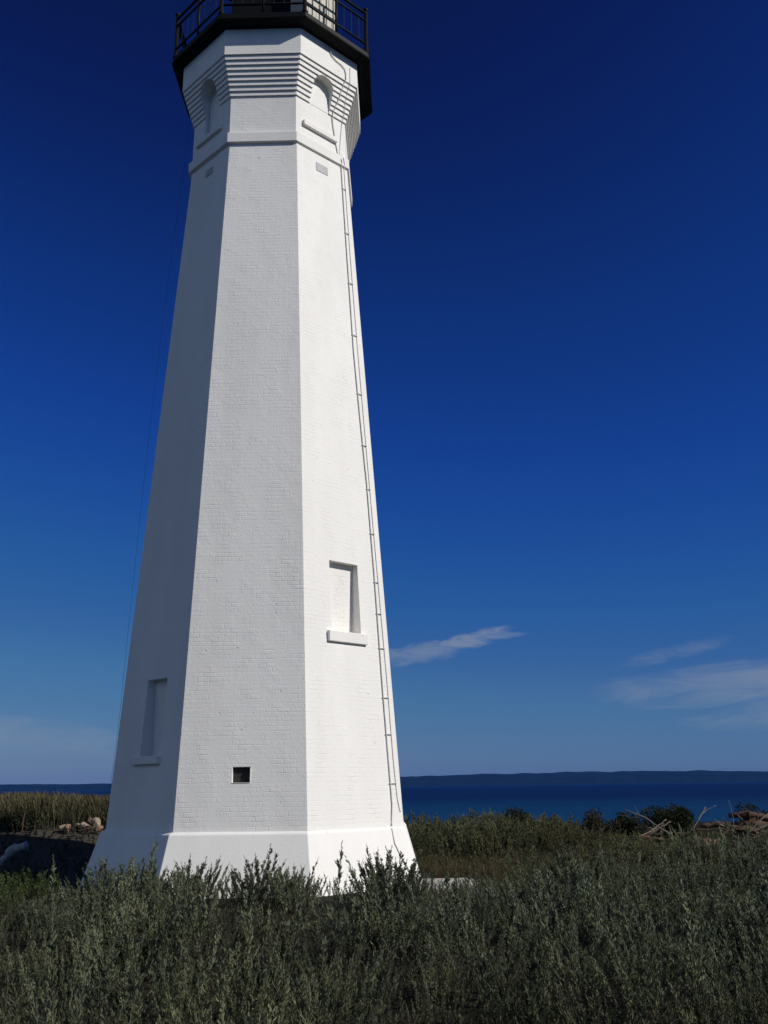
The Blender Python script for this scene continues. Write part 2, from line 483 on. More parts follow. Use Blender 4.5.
for k, tcn in NICHE:
    n = face_normal(k)
    ra = 1.80; a = face_pt(k, tcn, 15.20, ra, 0, SXH); tv = (face_pt(k, 1, 15.2, ra)-face_pt(k, 0, 15.2, ra)).normalized()
    hw = 0.27
    pts = [a - tv*hw, a + tv*hw]
    for j in range(0, 11):
        an = math.pi*j/10
        pts.append(a + Vector((0, 0, 0.98)) + tv*hw*math.cos(an) + Vector((0, 0, hw*0.95*math.sin(an))))
    cuts.append(local(cutter(pts, n, NDEP[k])))
boolean_cut(head, cuts); face_uv(head)
for k, tcn in NICHE:
    n = face_normal(k)
    a = face_pt(k, tcn, 15.70, 1.80, -NDEP[k]+0.006, SXH); tv = (face_pt(k, 1, 15.2, 1.8)-face_pt(k, 0, 15.2, 1.8)).normalized()
    wn_ = lh
    if k != 2:
        bm = bmesh.new(); add_box(bm, a, tv*0.262, n*0.005, (0, 0, 0.48))
        wn_ = obj('blind_window', bm, M['brick'], lh); face_uv(wn_)
    b0_, b1_ = (0.125, 0.80) if k in (0, 2) else (0.15, 0.85)
    a = face_pt(k, b0_, 15.15, 1.808, 0.0, SXH); b = face_pt(k, b1_, 15.15, 1.808, 0.0, SXH)
    bm = bmesh.new(); add_box(bm, (a+b)/2 + n*0.01, (b-a)/2, n*0.06, (0, 0, 0.06))
    sl = obj('sill', bm, M['plaster'], wn_); bevel(sl, 0.012); face_uv(sl)
# little grey vent plates under the cornice
for k, t0, t1, h0, h1 in ((2, .362, .586, 14.13, 14.335), (0, .42, .60, 14.13, 14.305)):
    n = face_normal(k); rm = shaft_R(14.22)
    a = face_pt(k, t0, 14.23, rm); b = face_pt(k, t1, 14.23, rm)
    up_ = (face_pt(k, .5, 14.4, shaft_R(14.4))-face_pt(k, .5, 14.0, shaft_R(14.0))).normalized()
    bm = bmesh.new(); add_box(bm, (a+b)/2 + n*0.002, (b-a)/2, n*0.006, up_*(h1-h0)/2)
    obj('vent_plate', bm, M['grey_patch'], lh)

# gallery deck
bm = loft([(2.20, 17.205), (2.355, 17.235), (2.375, 17.24), (2.375, 17.40), (2.33, 17.41)])
deck = obj('gallery_deck', bm, M['black'], lh); bevel(deck, 0.012)
bm = bmesh.new()
for k in range(8):
    a = vert(k, 2.378, 17.258); b = vert(k+1, 2.378, 17.258)
    add_tube(bm, [a, b], 0.022, 6)
obj('edge_moulding', bm, M['black'], deck)
# railing
rail = empty('railing', (0, 0, 0)); rail.parent = lh
RR = 2.31; D0 = 17.405
for hgt, rad, nm in ((1.08, 0.032, 'rail'), (0.88, 0.026, 'rail'), (0.26, 0.026, 'rail')):
    bm = bmesh.new()
    add_tube(bm, [vert(k, RR, D0+hgt) for k in range(8)], rad, 8, True)
    obj(nm, bm, M['black'], rail, True)
for k in range(8):
    bm = bmesh.new(); p = vert(k, RR, D0)
    add_tube(bm, [p, p+Vector((0, 0, 0.04)), p+Vector((0, 0, 0.05)), p+Vector((0, 0, 1.14))], [0.07, 0.07, 0.042, 0.042], 10)
    add_ball(bm, p+Vector((0, 0, 1.18)), 0.062)
    obj('post', bm, M['black'], rail, True)
    p = (vert(k, RR, D0)+vert(k+1, RR, D0))/2
    bm = bmesh.new(); add_tube(bm, [p, p+Vector((0, 0, 1.07))], 0.03, 8)
    obj('post', bm, M['black'], rail, True)
for k in range(8):
    for j in (1, 2, 3, 5, 6, 7):
        bm = bmesh.new(); p = vert(k, RR, D0).lerp(vert(k+1, RR, D0), j/8)
        add_tube(bm, [p+Vector((0, 0, 0.26)), p+Vector((0, 0, 0.88))], 0.006, 6)
        obj('baluster', bm, M['black'], rail)
# lantern room: iron parapet, glazing, roof and ball
def ring_panel(r, h0, h1, mat, name, par, tk=0.03):
    bm = loft([(r, h0), (r, h1)])
    return obj(name, bm, mat, par)
fn = face_normal(1); ft = Vector((-fn.y, fn.x, 0)); AX = Vector((TX, TY, 0))
bm = bmesh.new(); add_box(bm, AX+Vector((0, 0, 18.86)), ft*0.80, fn*1.45, (0, 0, 1.45))
lant = obj('lantern_room', bm, M['black'], lh); bevel(lant, 0.01)
bm = bmesh.new()
for k in range(8):
    add_tube(bm, [vert(k, 1.36, 20.30), vert(k, 1.36, 21.85)], 0.045, 8)
for h in (20.33, 21.1, 21.85):
    add_tube(bm, [vert(k, 1.36, h) for k in range(8)], 0.04, 6, True)
obj('glazing_bars', bm, M['black'], lant)
bm = loft([(1.30, 20.31), (1.30, 21.84)]); obj('pane', bm, M['glass'], lant)
bm = loft([(1.6, 21.86), (1.6, 21.94), (0.85, 22.55), (0.22, 22.85), (0.20, 23.15)])
rf = obj('roof', bm, M['black'], lant)
bm = bmesh.new(); add_ball(bm, Vector((TX, TY, 23.32)), 0.24, 3); add_tube(bm, [(TX, TY, 23.5), (TX, TY, 24.5)], 0.015, 6)
obj('vent_ball', bm, M['black'], rf, True)
# cream boarded cabinet standing on the gallery
kb = 2; n = face_normal(kb); tv = (vert(kb+1, 1, 0)-vert(kb, 1, 0)).normalized()
c0 = Vector((TX, TY, 17.41)) + n*1.62 + tv*(-0.24)
cab = empty('cabinet', c0 - OFF); cab.parent = lh
bm = bmesh.new(); add_box(bm, c0+Vector((0, 0, 0.80)), tv*0.45, n*0.22, (0, 0, 0.78))
cb = obj('box', bm, M['cream'], cab)
bm = bmesh.new()
for i in range(5):
    add_box(bm, c0+Vector((0, 0, 0.80))+tv*(-0.40+0.20*i)+n*0.225, tv*0.012, n*0.008, (0, 0, 0.77))
obj('batten', bm, M['wire'], cab)

# conduits down the right-hand face
def profile_R(h):
    if h < 0.94: return 3.225 + (2.92-3.225)*h/0.94
    if h < 14.55: return shaft_R(h)
    if h < 14.83: return 1.893
    if h < 15.74: return 1.808
    if h < 16.68: return 1.80 + (2.105-1.80)*math.ceil((h-15.74)/0.1045)/9
    return 2.104
def cable_pts(ctrl, d, step=0.12):
    pts = []
    for (t0, h0), (t1, h1) in zip(ctrl, ctrl[1:]):
        m = max(2, int(abs(h1-h0)/step), int(abs(t1-t0)/0.03))
        for i in range(m):
            u = i/m; h = h0+(h1-h0)*u; t = t0+(t1-t0)*u
            sx = shaft_sx(h) if 0.96 < h < 14.5 else (SXH if h > 14.5 else 0.0)
            pts.append(face_pt(2, t, h, profile_R(h), d, sx))
    return pts
c1 = [(.50, 17.20), (.50, 17.06), (.53, 16.98), (.60, 16.93), (.70, 16.90), (.76, 16.85), (.785, 16.75), (.785, 16.60), (.76, 16.2), (.715, 15.80), (.735, 15.5),
      (.79, 15.10), (.835, 14.85), (.868, 14.50), (.85, 12.5), (.838, 10.1), (.860, 8.6), (.884, 7.3), (.888, 5.5), (.880, 3.3), (.884, 2.0), (.885, 1.35), (.862, 0.99), (.850, 0.93),
      (.838, 0.70), (.865, 0.5), (.90, 0.32), (.925, 0.12), (.93, -0.05)]
bm = bmesh.new(); add_tube(bm, cable_pts(c1, 0.016), 0.011, 8)
cond = obj('conduit', bm, M['cable'], lh, True)
c2 = [(.865, 16.98), (.865, 16.6), (.885, 16.1), (.93, 15.72), (.895, 15.3), (.87, 14.9), (.93, 14.5), (.915, 12.5), (.912, 10.4), (.922, 8.0), (.930, 6.5), (.946, 3.5), (.944, 2.1), (.953, 1.45), (.970, 1.25), (.985, 1.17)]
bm = bmesh.new(); add_tube(bm, cable_pts(c2, 0.009), 0.006, 6)
obj('cable', bm, M['cable'], lh, True)
for h in (14.0, 12.9, 11.7, 10.5, 9.2, 8.1, 7.2, 6.3, 5.35, 4.75, 4.1, 3.2, 2.55, 1.7):
    def tt(c):
        for (t0, h0), (t1, h1) in zip(c, c[1:]):
            if h1 <= h <= h0: return t0+(t1-t0)*(h-h0)/(h1-h0)
        return .9
    a = face_pt(2, tt(c1)-0.012, h, shaft_R(h), 0.02, shaft_sx(h)); b = face_pt(2, tt(c2)+0.004, h, shaft_R(h), 0.02, shaft_sx(h))
    bm = bmesh.new(); add_box(bm, (a+b)/2, (b-a)/2, face_normal(2)*0.009, (0, 0, 0.006))
    obj('clamp', bm, M['cable'], cond)
# thin dark wire hanging from the gallery down the shaded side
a = vert(-1, 2.33, 17.24); b = face_pt(-1, 0.93, 2.9, shaft_R(2.9), 0.03)
pts = []
for i in range(31):
    u = i/30; p = a.lerp(b, u); p.z -= 0.0; p += Vector((-0.09, 0, 0))*math.sin(math.pi*u)
    pts.append(p)
pts.append(face_pt(-1, 0.93, 0.99, shaft_R(1.0), 0.03))
bm = bmesh.new(); add_tube(bm, pts, 0.0022, 6)
obj('hanging_wire', bm, M['wire'], lh, True)

# ------------------------------------------------------------------ ground, water, hills
def grid_mesh(name, xs, ys, zf, mat):
    X, Y = np.meshgrid(xs, ys)
    Z = zf(X, Y)
    nx, ny = len(xs), len(ys)
    v = np.stack([X.ravel(), Y.ravel(), Z.ravel()], 1).astype(np.float32)
    i = np.arange(nx*ny).reshape(ny, nx)
    f = np.stack([i[:-1, :-1], i[:-1, 1:], i[1:, 1:], i[1:, :-1]], -1).reshape(-1, 4)
    me = np_mesh(name, v, f)
    me.materials.append(mat)
    for p in me.polygons: p.use_smooth = True
    return link(bpy.data.objects.new(name, me))

def np_mesh(name, v, f, tint=None):
    me = bpy.data.meshes.new(name)
    v = np.ascontiguousarray(v, np.float32); f = np.ascontiguousarray(f, np.int32)
    me.vertices.add(len(v)); me.vertices.foreach_set('co', v.ravel())
    k = f.shape[1]
    me.loops.add(f.size); me.loops.foreach_set('vertex_index', f.ravel())
    me.polygons.add(len(f)); me.polygons.foreach_set('loop_start', np.arange(0, f.size, k, dtype=np.int32))
    try: me.polygons.foreach_set('loop_total', np.full(len(f), k, np.int32))
    except Exception: pass
    if tint is not None:
        at = me.attributes.new('tint', 'FLOAT_COLOR', 'POINT')
        c4 = np.ones((len(v), 4), np.float32); c4[:, :3] = tint
        at.data.foreach_set('color', c4.ravel())
    me.update(calc_edges=True); me.validate()
    return me

def mat_ground():
    m, nt, N, L, b = new_mat('soil_litter_with_shade_lift')
    tc = N.new('ShaderNodeTexCoord')
    n1 = N.new('ShaderNodeTexNoise'); n1.inputs['Scale'].default_value = 0.8; n1.inputs['Detail'].default_value = 8
    n2 = N.new('ShaderNodeTexNoise'); n2.inputs['Scale'].default_value = 22; n2.inputs['Detail'].default_value = 6
    for n in (n1, n2): L.new(tc.outputs['Object'], n.inputs['Vector'])
    cr = N.new('ShaderNodeValToRGB'); e = cr.color_ramp.elements
    e[0].position = .32; e[0].color = (0.010, 0.010, 0.006, 1)
    e[1].position = .68; e[1].color = (0.030, 0.025, 0.015, 1)
    L.new(n1.outputs['Fac'], cr.inputs['Fac'])
    mx = N.new('ShaderNodeMix'); mx.data_type = 'RGBA'; mx.blend_type = 'MULTIPLY'; mx.inputs['Factor'].default_value = 0.8
    c2 = N.new('ShaderNodeValToRGB'); c2.color_ramp.elements[0].position = .3; c2.color_ramp.elements[0].color = (.45, .45, .45, 1)
    c2.color_ramp.elements[1].position = .7; c2.color_ramp.elements[1].color = (1.25, 1.2, 1.1, 1)
    L.new(n2.outputs['Fac'], c2.inputs['Fac'])
    L.new(cr.outputs['Color'], mx.inputs['A']); L.new(c2.outputs['Color'], mx.inputs['B'])
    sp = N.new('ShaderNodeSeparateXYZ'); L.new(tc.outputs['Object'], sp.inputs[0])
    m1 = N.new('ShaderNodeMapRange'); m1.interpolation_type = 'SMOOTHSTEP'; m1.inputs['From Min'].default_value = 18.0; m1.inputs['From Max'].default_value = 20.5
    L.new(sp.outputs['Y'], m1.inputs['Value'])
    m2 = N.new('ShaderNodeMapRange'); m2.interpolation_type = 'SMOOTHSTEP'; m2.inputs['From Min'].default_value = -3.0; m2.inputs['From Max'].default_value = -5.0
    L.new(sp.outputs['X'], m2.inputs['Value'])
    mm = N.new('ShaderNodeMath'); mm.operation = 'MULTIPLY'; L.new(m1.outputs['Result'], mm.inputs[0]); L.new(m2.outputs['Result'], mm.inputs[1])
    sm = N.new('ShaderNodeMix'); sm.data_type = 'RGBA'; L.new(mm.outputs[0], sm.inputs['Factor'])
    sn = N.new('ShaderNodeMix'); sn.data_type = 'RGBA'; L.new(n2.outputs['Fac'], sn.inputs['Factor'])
    sn.inputs['A'].default_value = (0.035, 0.031, 0.024, 1); sn.inputs['B'].default_value = (0.095, 0.082, 0.064, 1)  # lighter soil colour painted in to lift the bank in the tower's shadow
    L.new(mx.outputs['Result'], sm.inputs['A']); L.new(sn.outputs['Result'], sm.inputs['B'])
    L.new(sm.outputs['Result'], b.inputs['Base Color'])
    b.inputs['Roughness'].default_value = 0.95; b.inputs['Specular IOR Level'].default_value = 0.1
    bp = N.new('ShaderNodeBump'); bp.inputs['Distance'].default_value = 0.03; L.new(n2.outputs['Fac'], bp.inputs['Height'])
    L.new(bp.outputs['Normal'], b.inputs['Normal'])
    return m
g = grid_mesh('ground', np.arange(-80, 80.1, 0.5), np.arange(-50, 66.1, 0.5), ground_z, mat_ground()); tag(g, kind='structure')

def mat_water():
    m, nt, N, L, b = new_mat('lake_water')
    tc = N.new('ShaderNodeTexCoord')
    mp = N.new('ShaderNodeMapping'); mp.inputs['Scale'].default_value = (0.35, 0.9, 1); mp.inputs['Rotation'].default_value = (0, 0, 0.4)
    L.new(tc.outputs['Object'], mp.inputs['Vector'])
    n1 = N.new('ShaderNodeTexNoise'); n1.inputs['Scale'].default_value = 1.0; n1.inputs['Detail'].default_value = 5
    L.new(mp.outputs['Vector'], n1.inputs['Vector'])
    bp = N.new('ShaderNodeBump'); bp.inputs['Strength'].default_value = 1.0; bp.inputs['Distance'].default_value = 0.6
    L.new(n1.outputs['Fac'], bp.inputs['Height']); L.new(bp.outputs['Normal'], b.inputs['Normal'])
    ln = N.new('ShaderNodeVectorMath'); ln.operation = 'LENGTH'; L.new(tc.outputs['Object'], ln.inputs[0])
    mr = N.new('ShaderNodeMapRange'); mr.interpolation_type = 'SMOOTHSTEP'; mr.inputs['From Min'].default_value = 90; mr.inputs['From Max'].default_value = 330
    L.new(ln.outputs['Value'], mr.inputs['Value'])
    dm = N.new('ShaderNodeMix'); dm.data_type = 'RGBA'; L.new(mr.outputs['Result'], dm.inputs['Factor'])
    dm.inputs['A'].default_value = (0.005, 0.040, 0.108, 1); dm.inputs['B'].default_value = (0.002, 0.0130, 0.064, 1)
    L.new(dm.outputs['Result'], b.inputs['Base Color'])
    b.inputs['Roughness'].default_value = 0.45; b.inputs['IOR'].default_value = 1.33
    b.inputs['Specular IOR Level'].default_value = 0.05
    return m
WZ = -2.0
wa_ = grid_mesh('water', np.linspace(-9000, 9000, 37), np.linspace(-9000, 9000, 37), lambda X, Y: np.full_like(X, WZ), mat_water()); tag(wa_, kind='structure')

# far wooded shore
hx = [-60, -30, -22, -14, -6, 1, 6, 11, 17, 22, 30, 45, 60]            # bearing in degrees
hh_ = [40, 46, 50, 48, 60, 72, 84, 90, 84, 66, 60, 48, 40]
def hills_mesh():
    az = np.radians(np.linspace(-60, 60, 361)); rs = np.array([6900, 6960, 7050, 7200, 7450, 7800, 8200])
    prof = np.array([0.0, 0.22, 0.5, 0.78, 0.94, 1.0, 0.9])
    base = np.interp(np.degrees(az), hx, hh_)
    v = []
    for r_, p_ in zip(rs, prof):
        nz = (vnoise(np.degrees(az)*1.3, np.full_like(az, r_/180.), 4)-0.5)*0.14 + (vnoise(np.degrees(az)*9, np.full_like(az, r_/60.), 6)-0.5)*0.06
        z = WZ-0.4 + base*(p_ + nz*(p_ > 0))
        v.append(np.stack([np.sin(az)*r_, np.cos(az)*r_, z], 1))
    v = np.concatenate(v); nx = len(az); i = np.arange(len(v)).reshape(len(rs), nx)
    f = np.stack([i[:-1, :-1], i[:-1, 1:], i[1:, 1:], i[1:, :-1]], -1).reshape(-1, 4)
    return np_mesh('hills', v, f)
hm_ = hills_mesh(); hm_.materials.append(mat_plain('far_forest', (0.0065, 0.0115, 0.0125), 0.95, 0.3, 0.01, 0, 1, 0.05))
hl = link(bpy.data.objects.new('hills', hm_)); tag(hl, kind='structure')

# air between here and the far shore
HAZE = 3.0e-5
bm = bmesh.new(); add_box(bm, (0, 0, 52), (8900, 0, 0), (0, 8900, 0), (0, 0, 58))
hz = obj('haze', bm, None or bpy.data.materials.new('haze_air')); tag(hz, kind='stuff')
hmz = hz.data.materials[0]; hmz.use_nodes = True
nn = hmz.node_tree.nodes; nn.remove(nn['Principled BSDF'])
pv = nn.new('ShaderNodeVolumePrincipled'); pv.inputs['Color'].default_value = (0.04, 0.26, 0.95, 1)
pv.inputs['Density'].default_value = HAZE; pv.inputs['Anisotropy'].default_value = 0.0
hmz.node_tree.links.new(pv.outputs['Volume'], nn['Material Output'].inputs['Volume'])

# ------------------------------------------------------------------ vegetation
def stem_proto(seed, nshoot, nleaf, leaf_len, leaf_w, wisp=1.0):
    """an upright scrub stem one metre tall that ends in narrow leafy shoots: (verts, quads, is_stem, height)"""
    rg = np.random.default_rng(seed)
    V, F, S, H = [], [], [], []
    def strip(p0, p1, w0, w1):
        d = p1-p0; d = d/np.linalg.norm(d)
        a = np.cross(d, rg.normal(size=3)); a /= np.linalg.norm(a); b = np.cross(d, a)
        base = len(V)
        for p, w_ in ((p0, w0), (p1, w1)):
            for t in (0, 2.094, 4.189):
                V.append(p + (a*math.cos(t)+b*math.sin(t))*w_); S.append(1.0); H.append(p[2])
        for i in range(3):
            j = (i+1) % 3
            F.append((base+i, base+j, base+3+j, base+3+i))
    def leaf(p, d, ln, wd):
        a = np.cross(d, rg.normal(size=3)); a /= np.linalg.norm(a)
        nrm = np.cross(a, d)
        base = len(V)
        mid = p + d*ln*0.55 + nrm*ln*0.10
        V.extend([p, mid + a*wd, p + d*ln - nrm*ln*0.05, mid - a*wd])
        S.extend([0.0]*4); H.extend([p[2]]*4)
        F.append((base, base+1, base+2, base+3))
    lean = rg.normal(size=2)*0.06; curve = rg.normal(size=2)*0.07
    def axis(t): return np.array([lean[0]*t+curve[0]*t*t, lean[1]*t+curve[1]*t*t, t])
    prev = axis(0)
    for t in (0.4, 0.75, 0.97):
        q = axis(t); strip(prev, q, 0.007*(1.3-t), 0.007*(1.1-t)); prev = q
    shoots = [(axis(0.62), axis(0.82), axis(1.0), 1.0)]
    for k in range(nshoot):
        t0 = 0.14 + 0.74*(k+rg.uniform())/nshoot; L_ = rg.uniform(0.09, 0.20)*(1.20-0.85*t0)
        an = k*2.4+rg.uniform(-.6, .6); tilt = rg.uniform(0.34, 0.62)
        d0 = np.array([math.cos(an)*math.sin(tilt), math.sin(an)*math.sin(tilt), math.cos(tilt)])
        d1 = np.array([math.cos(an)*math.sin(tilt*.5), math.sin(an)*math.sin(tilt*.5), math.cos(tilt*.5)])
        p0 = axis(t0); p1 = p0+d0*L_*0.5; p2 = p1+d1*L_*0.5
        strip(p0, p1, 0.004, 0.003); strip(p1, p2, 0.003, 0.0015)
        shoots.append((p0, p1, p2, 0.8+0.4*rg.uniform()))
    for si, (p0, p1, p2, sz) in enumerate(shoots):
        nl = nleaf*2 if si == 0 else nleaf
        for j in range(nl):
            u = 0.08+0.94*((j+rg.uniform())/nl)
            p = p0*(1-u)**2+p1*2*u*(1-u)+p2*u*u
            ax = (p1-p0)*(1-u)+(p2-p1)*u; ax /= np.linalg.norm(ax)
            an = j*2.4+rg.uniform(-.5, .5)
            o = np.array([math.cos(an), math.sin(an), 0])
            d = o*wisp*rg.uniform(0.45, 1.0)*(1.15-0.75*u)+ax*rg.uniform(0.7, 1.2); d /= np.linalg.norm(d)
            s = rg.uniform(0.7, 1.25)*sz*(1.15-0.55*u)
            leaf(p, d, leaf_len*s, leaf_w*s*rg.uniform(.8, 1.2))
    return (np.array(V, np.float32), np.array(F, np.int32), np.array(S, np.float32), np.array(H, np.float32))

def blade_proto(seed, nb, spread=0.12, wid=0.006, heads=True):
    """a tuft of grass blades about one metre tall"""
    rg = np.random.default_rng(seed)
    V, F, S, H = [], [], [], []
    for _ in range(nb):
        an = rg.uniform(0, 2*math.pi); r_ = rg.uniform(0, spread); hgt = rg.uniform(0.5, 1.0)
        p = np.array([math.cos(an)*r_, math.sin(an)*r_, 0]); o = np.array([math.cos(an), math.sin(an), 0])*rg.uniform(0.05, 0.32)*hgt
        a2 = rg.uniform(0, math.pi); sd = np.array([math.cos(a2), math.sin(a2), 0])*wid*rg.uniform(.7, 1.3)
        prev = None
        for t in (0, 0.45, 0.8, 1.0):
            q = p + o*t*t + np.array([0, 0, hgt*t]); w_ = sd*(1-0.85*t)
            if heads and t in (0.8, 1.0) and rg.uniform() < .3: w_ = sd*1.4
            b = len(V); V.extend([q-w_, q+w_]); S.extend([0.0]*2); H.extend([t]*2)
            if prev is not None: F.append((prev, prev+1, b+1, b))
            prev = b
    return (np.array(V, np.float32), np.array(F, np.int32), np.array(S, np.float32), np.array(H, np.float32))

def scatter(protos, P, rotz, tilt, tdir, scale, wscale, idx, leafc, stemc=(0.05, 0.04, 0.028), tipc=None):
    """merge copies of the prototypes into one vertex/face/tint set"""
    Vs, Fs, Ts = [], [], []
    off = 0
    for k, (v, f, s, h) in enumerate(protos):
        sel = np.nonzero(idx == k)[0]
        if len(sel) == 0: continue
        n = len(sel)
        c, s_ = np.cos(rotz[sel]), np.sin(rotz[sel])
        x = v[None, :, 0]*wscale[sel][:, None]; y = v[None, :, 1]*wscale[sel][:, None]; z = np.broadcast_to(v[None, :, 2]*scale[sel][:, None], x.shape)
        X = x*c[:, None]-y*s_[:, None]; Y = x*s_[:, None]+y*c[:, None]
        # lean: shear that grows with height, shortened a little
        tl = tilt[sel][:, None]
        X = X + np.cos(tdir[sel])[:, None]*z*np.sin(tl)*(0.6+0.4*v[None, :, 2]); Y = Y + np.sin(tdir[sel])[:, None]*z*np.sin(tl)*(0.6+0.4*v[None, :, 2]); Z = z*np.cos(tl)
        W = np.stack([X+P[sel, 0][:, None], Y+P[sel, 1][:, None], Z+P[sel, 2][:, None]], -1).reshape(-1, 3)
        Vs.append(W)
        Fs.append((f[None]+(np.arange(n)*len(v))[:, None, None]).reshape(-1, f.shape[1])+off)
        lc = leafc[sel][:, None, :]
        if tipc is not None:
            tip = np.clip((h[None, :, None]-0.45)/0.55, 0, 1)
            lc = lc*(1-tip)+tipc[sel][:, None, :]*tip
        lc = np.broadcast_to(lc, (n, len(v), 3))
        jit = RNG.uniform(0.8, 1.2, (n, (len(v)+3)//4)).repeat(4, 1)[:, :len(v)][..., None]
        T = lc*jit*(1-s[None, :, None]) + np.array(stemc)[None, None]*s[None, :, None]
        Ts.append(T.reshape(-1, 3))
        off += n*len(v)
    return np.concatenate(Vs), np.concatenate(Fs), np.concatenate(Ts)

def in_tower(x, y, m=0.35):
    return np.hypot(x-TX, y-TY) < 3.0+m

NEAR = [stem_proto(100+i, 12+i % 4, 18, 0.048, 0.0070) for i in range(10)]
MIDP = [stem_proto(200+i, 11+i % 3, 10, 0.066, 0.0118) for i in range(8)]
FARP = [stem_proto(300+i, 6, 7, 0.110, 0.022) for i in range(8)]

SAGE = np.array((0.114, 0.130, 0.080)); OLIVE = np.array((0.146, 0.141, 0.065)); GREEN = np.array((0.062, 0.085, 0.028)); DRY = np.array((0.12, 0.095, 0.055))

def clumps(x0, x1, y0, y1, spacing, seed, keep):
    rg = np.random.default_rng(seed)
    pts = []
    ys = np.arange(y0, y1, spacing*0.866); 
    for r_, y in enumerate(ys):
        for x in np.arange(x0, x1, spacing):
            px = x + (r_ % 2)*spacing/2 + rg.normal()*spacing*0.24; py = y + rg.normal()*spacing*0.24
            if keep(px, py): pts.append((px, py))
    return np.array(pts)

def stems_from_clumps(C_, seed, per, rad, hmean, hvar):
    """stems radiating from each clump's centre; dome-shaped clump"""
    rg = np.random.default_rng(seed)
    out = []
    for (cx, cy, hs, ns) in C_:
        n = int(per*ns*rg.uniform(0.7, 1.3))
        rr = rad*np.sqrt(rg.uniform(0, 1, n)); an = rg.uniform(0, 2*math.pi, n)
        h = hmean*hs*(1-0.30*(rr/rad)**2)*(1+hvar*rg.normal(size=n))
        x = cx+rr*np.cos(an); y = cy+rr*np.sin(an)
        tl = 0.08+0.30*(rr/rad)+0.05*rg.normal(size=n)
        cid = rg.uniform(0, 1)
        out.append(np.stack([x, y, h, tl, an+rg.normal(size=n)*0.5, np.full(n, cid)], 1))
    return np.concatenate(out)

def mk_stuff(name, st, protos, colf, label=None, kind='stuff', mat='leaf', wmul=1.0, cat=None, origin=None, group=None):
    n = len(st); rg = np.random.default_rng(len(st))
    P = np.stack([st[:, 0], st[:, 1], ground_z(st[:, 0], st[:, 1])-0.02], 1)
    h = np.clip(st[:, 2], 0.12, 1.5)
    lc, tc_ = colf(st, rg)
    v, f, t = scatter(protos, P, rg.uniform(0, 6.28, n), np.clip(st[:, 3], 0, 0.7), st[:, 4], h, wmul*1.25*(0.10+0.83*h)*rg.uniform(.85, 1.2, n),
                      rg.integers(0, len(protos), n), lc, tipc=tc_)
    if origin is not None: v = v - np.array(origin, np.float32)
    me = np_mesh(name, v, f, t); me.materials.append(M[mat])
    o = link(bpy.data.objects.new(name, me))
    if origin is not None: o.location = origin
    tag(o, label, cat, group, kind)
    return o

def sage_col(st, rg):
    n = len(st); w1 = vnoise(st[:, 0]*0.35+4, st[:, 1]*0.5, 21)
    near = sstep(8.5, 5.0, st[:, 1])
    mixo = np.clip(0.55*near+0.5*(w1-0.45)+0.15*(st[:, 5]-0.5), 0, 0.85)[:, None]
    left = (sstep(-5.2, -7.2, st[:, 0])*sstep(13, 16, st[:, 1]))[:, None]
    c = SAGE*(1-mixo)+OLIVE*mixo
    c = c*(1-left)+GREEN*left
    c = c*(0.65+0.7*st[:, 5:6])*rg.uniform(0.75, 1.25, (n, 1))
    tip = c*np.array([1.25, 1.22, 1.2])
    return c, tip

# foreground thicket
def keep_fg(x, y):
    if abs(x) > 0.40*y+1.2: return False
    if in_tower(x, y, 0.55): return False
    if x < TX-1.0 and y > 17.8: return False
    if TX-1.0 <= x < 0.2 and y > 15.9: return False
    if 0.2 <= x <= 1.9 and y > 16.8: return False
    if 1.9 < x <= 5.2 and y > 17.8+0.25*(x-1.9): return False
    return True
cf = clumps(-10, 10, 3.4, 20.0, 0.66, 5, keep_fg)
hs = 0.26 + 1.00*vnoise(cf[:, 0]*1.0+3, cf[:, 1]*0.75, 31) + 0.42*vnoise(cf[:, 0]*0.4+1, cf[:, 1]*0.4, 32)
dens = 0.45+0.9*vnoise(cf[:, 0]*0.8+7, cf[:, 1]*0.7, 33)
hs = hs*(1-0.22*sstep(15.2, 19.5, cf[:, 1])*sstep(1.5, 4, cf[:, 0]))
hs = hs*(1-0.50*sstep(-2.9, -4.4, cf[:, 0]-0.10*(12-cf[:, 1]))*sstep(7.5, 12.5, cf[:, 1]))
hs = hs*(1-0.50*sstep(11.8, 14.8, cf[:, 1])*sstep(2.8, 1.0, cf[:, 0]))
band = np.exp(-((cf[:, 1]-9.2-0.7*np.sin(0.9*cf[:, 0]+1.0))/0.75)**2)*sstep(0.35, 0.6, vnoise(cf[:, 0]*0.55+2, cf[:, 1]*0.2, 44))
hs = hs*(1-0.72*band)
hs = hs*(1-0.17*sstep(9.5, 13, cf[:, 1])*sstep(1.0, 2.8, cf[:, 0])*sstep(19, 16, cf[:, 1]))
hs = hs*(1-0.12*sstep(6.5, 4.0, cf[:, 1]))
gap = vnoise(cf[:, 0]*0.62+17, cf[:, 1]*0.50+5, 39) < 0.33
hs = np.where(gap, hs*0.26, hs*1.08)
dens = np.where(gap, dens*0.5, dens)
CF = np.stack([cf[:, 0], cf[:, 1], hs, dens], 1)
st = stems_from_clumps(CF, 41, 36, 0.36, 0.61, 0.30)
st = st[~in_tower(st[:, 0], st[:, 1], 0.1)]
nr = st[:, 1] < 9.0
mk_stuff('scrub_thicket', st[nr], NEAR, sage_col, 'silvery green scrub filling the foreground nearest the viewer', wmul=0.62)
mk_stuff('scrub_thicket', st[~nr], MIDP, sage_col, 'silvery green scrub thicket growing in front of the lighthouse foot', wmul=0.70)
print('fg stems', len(st))

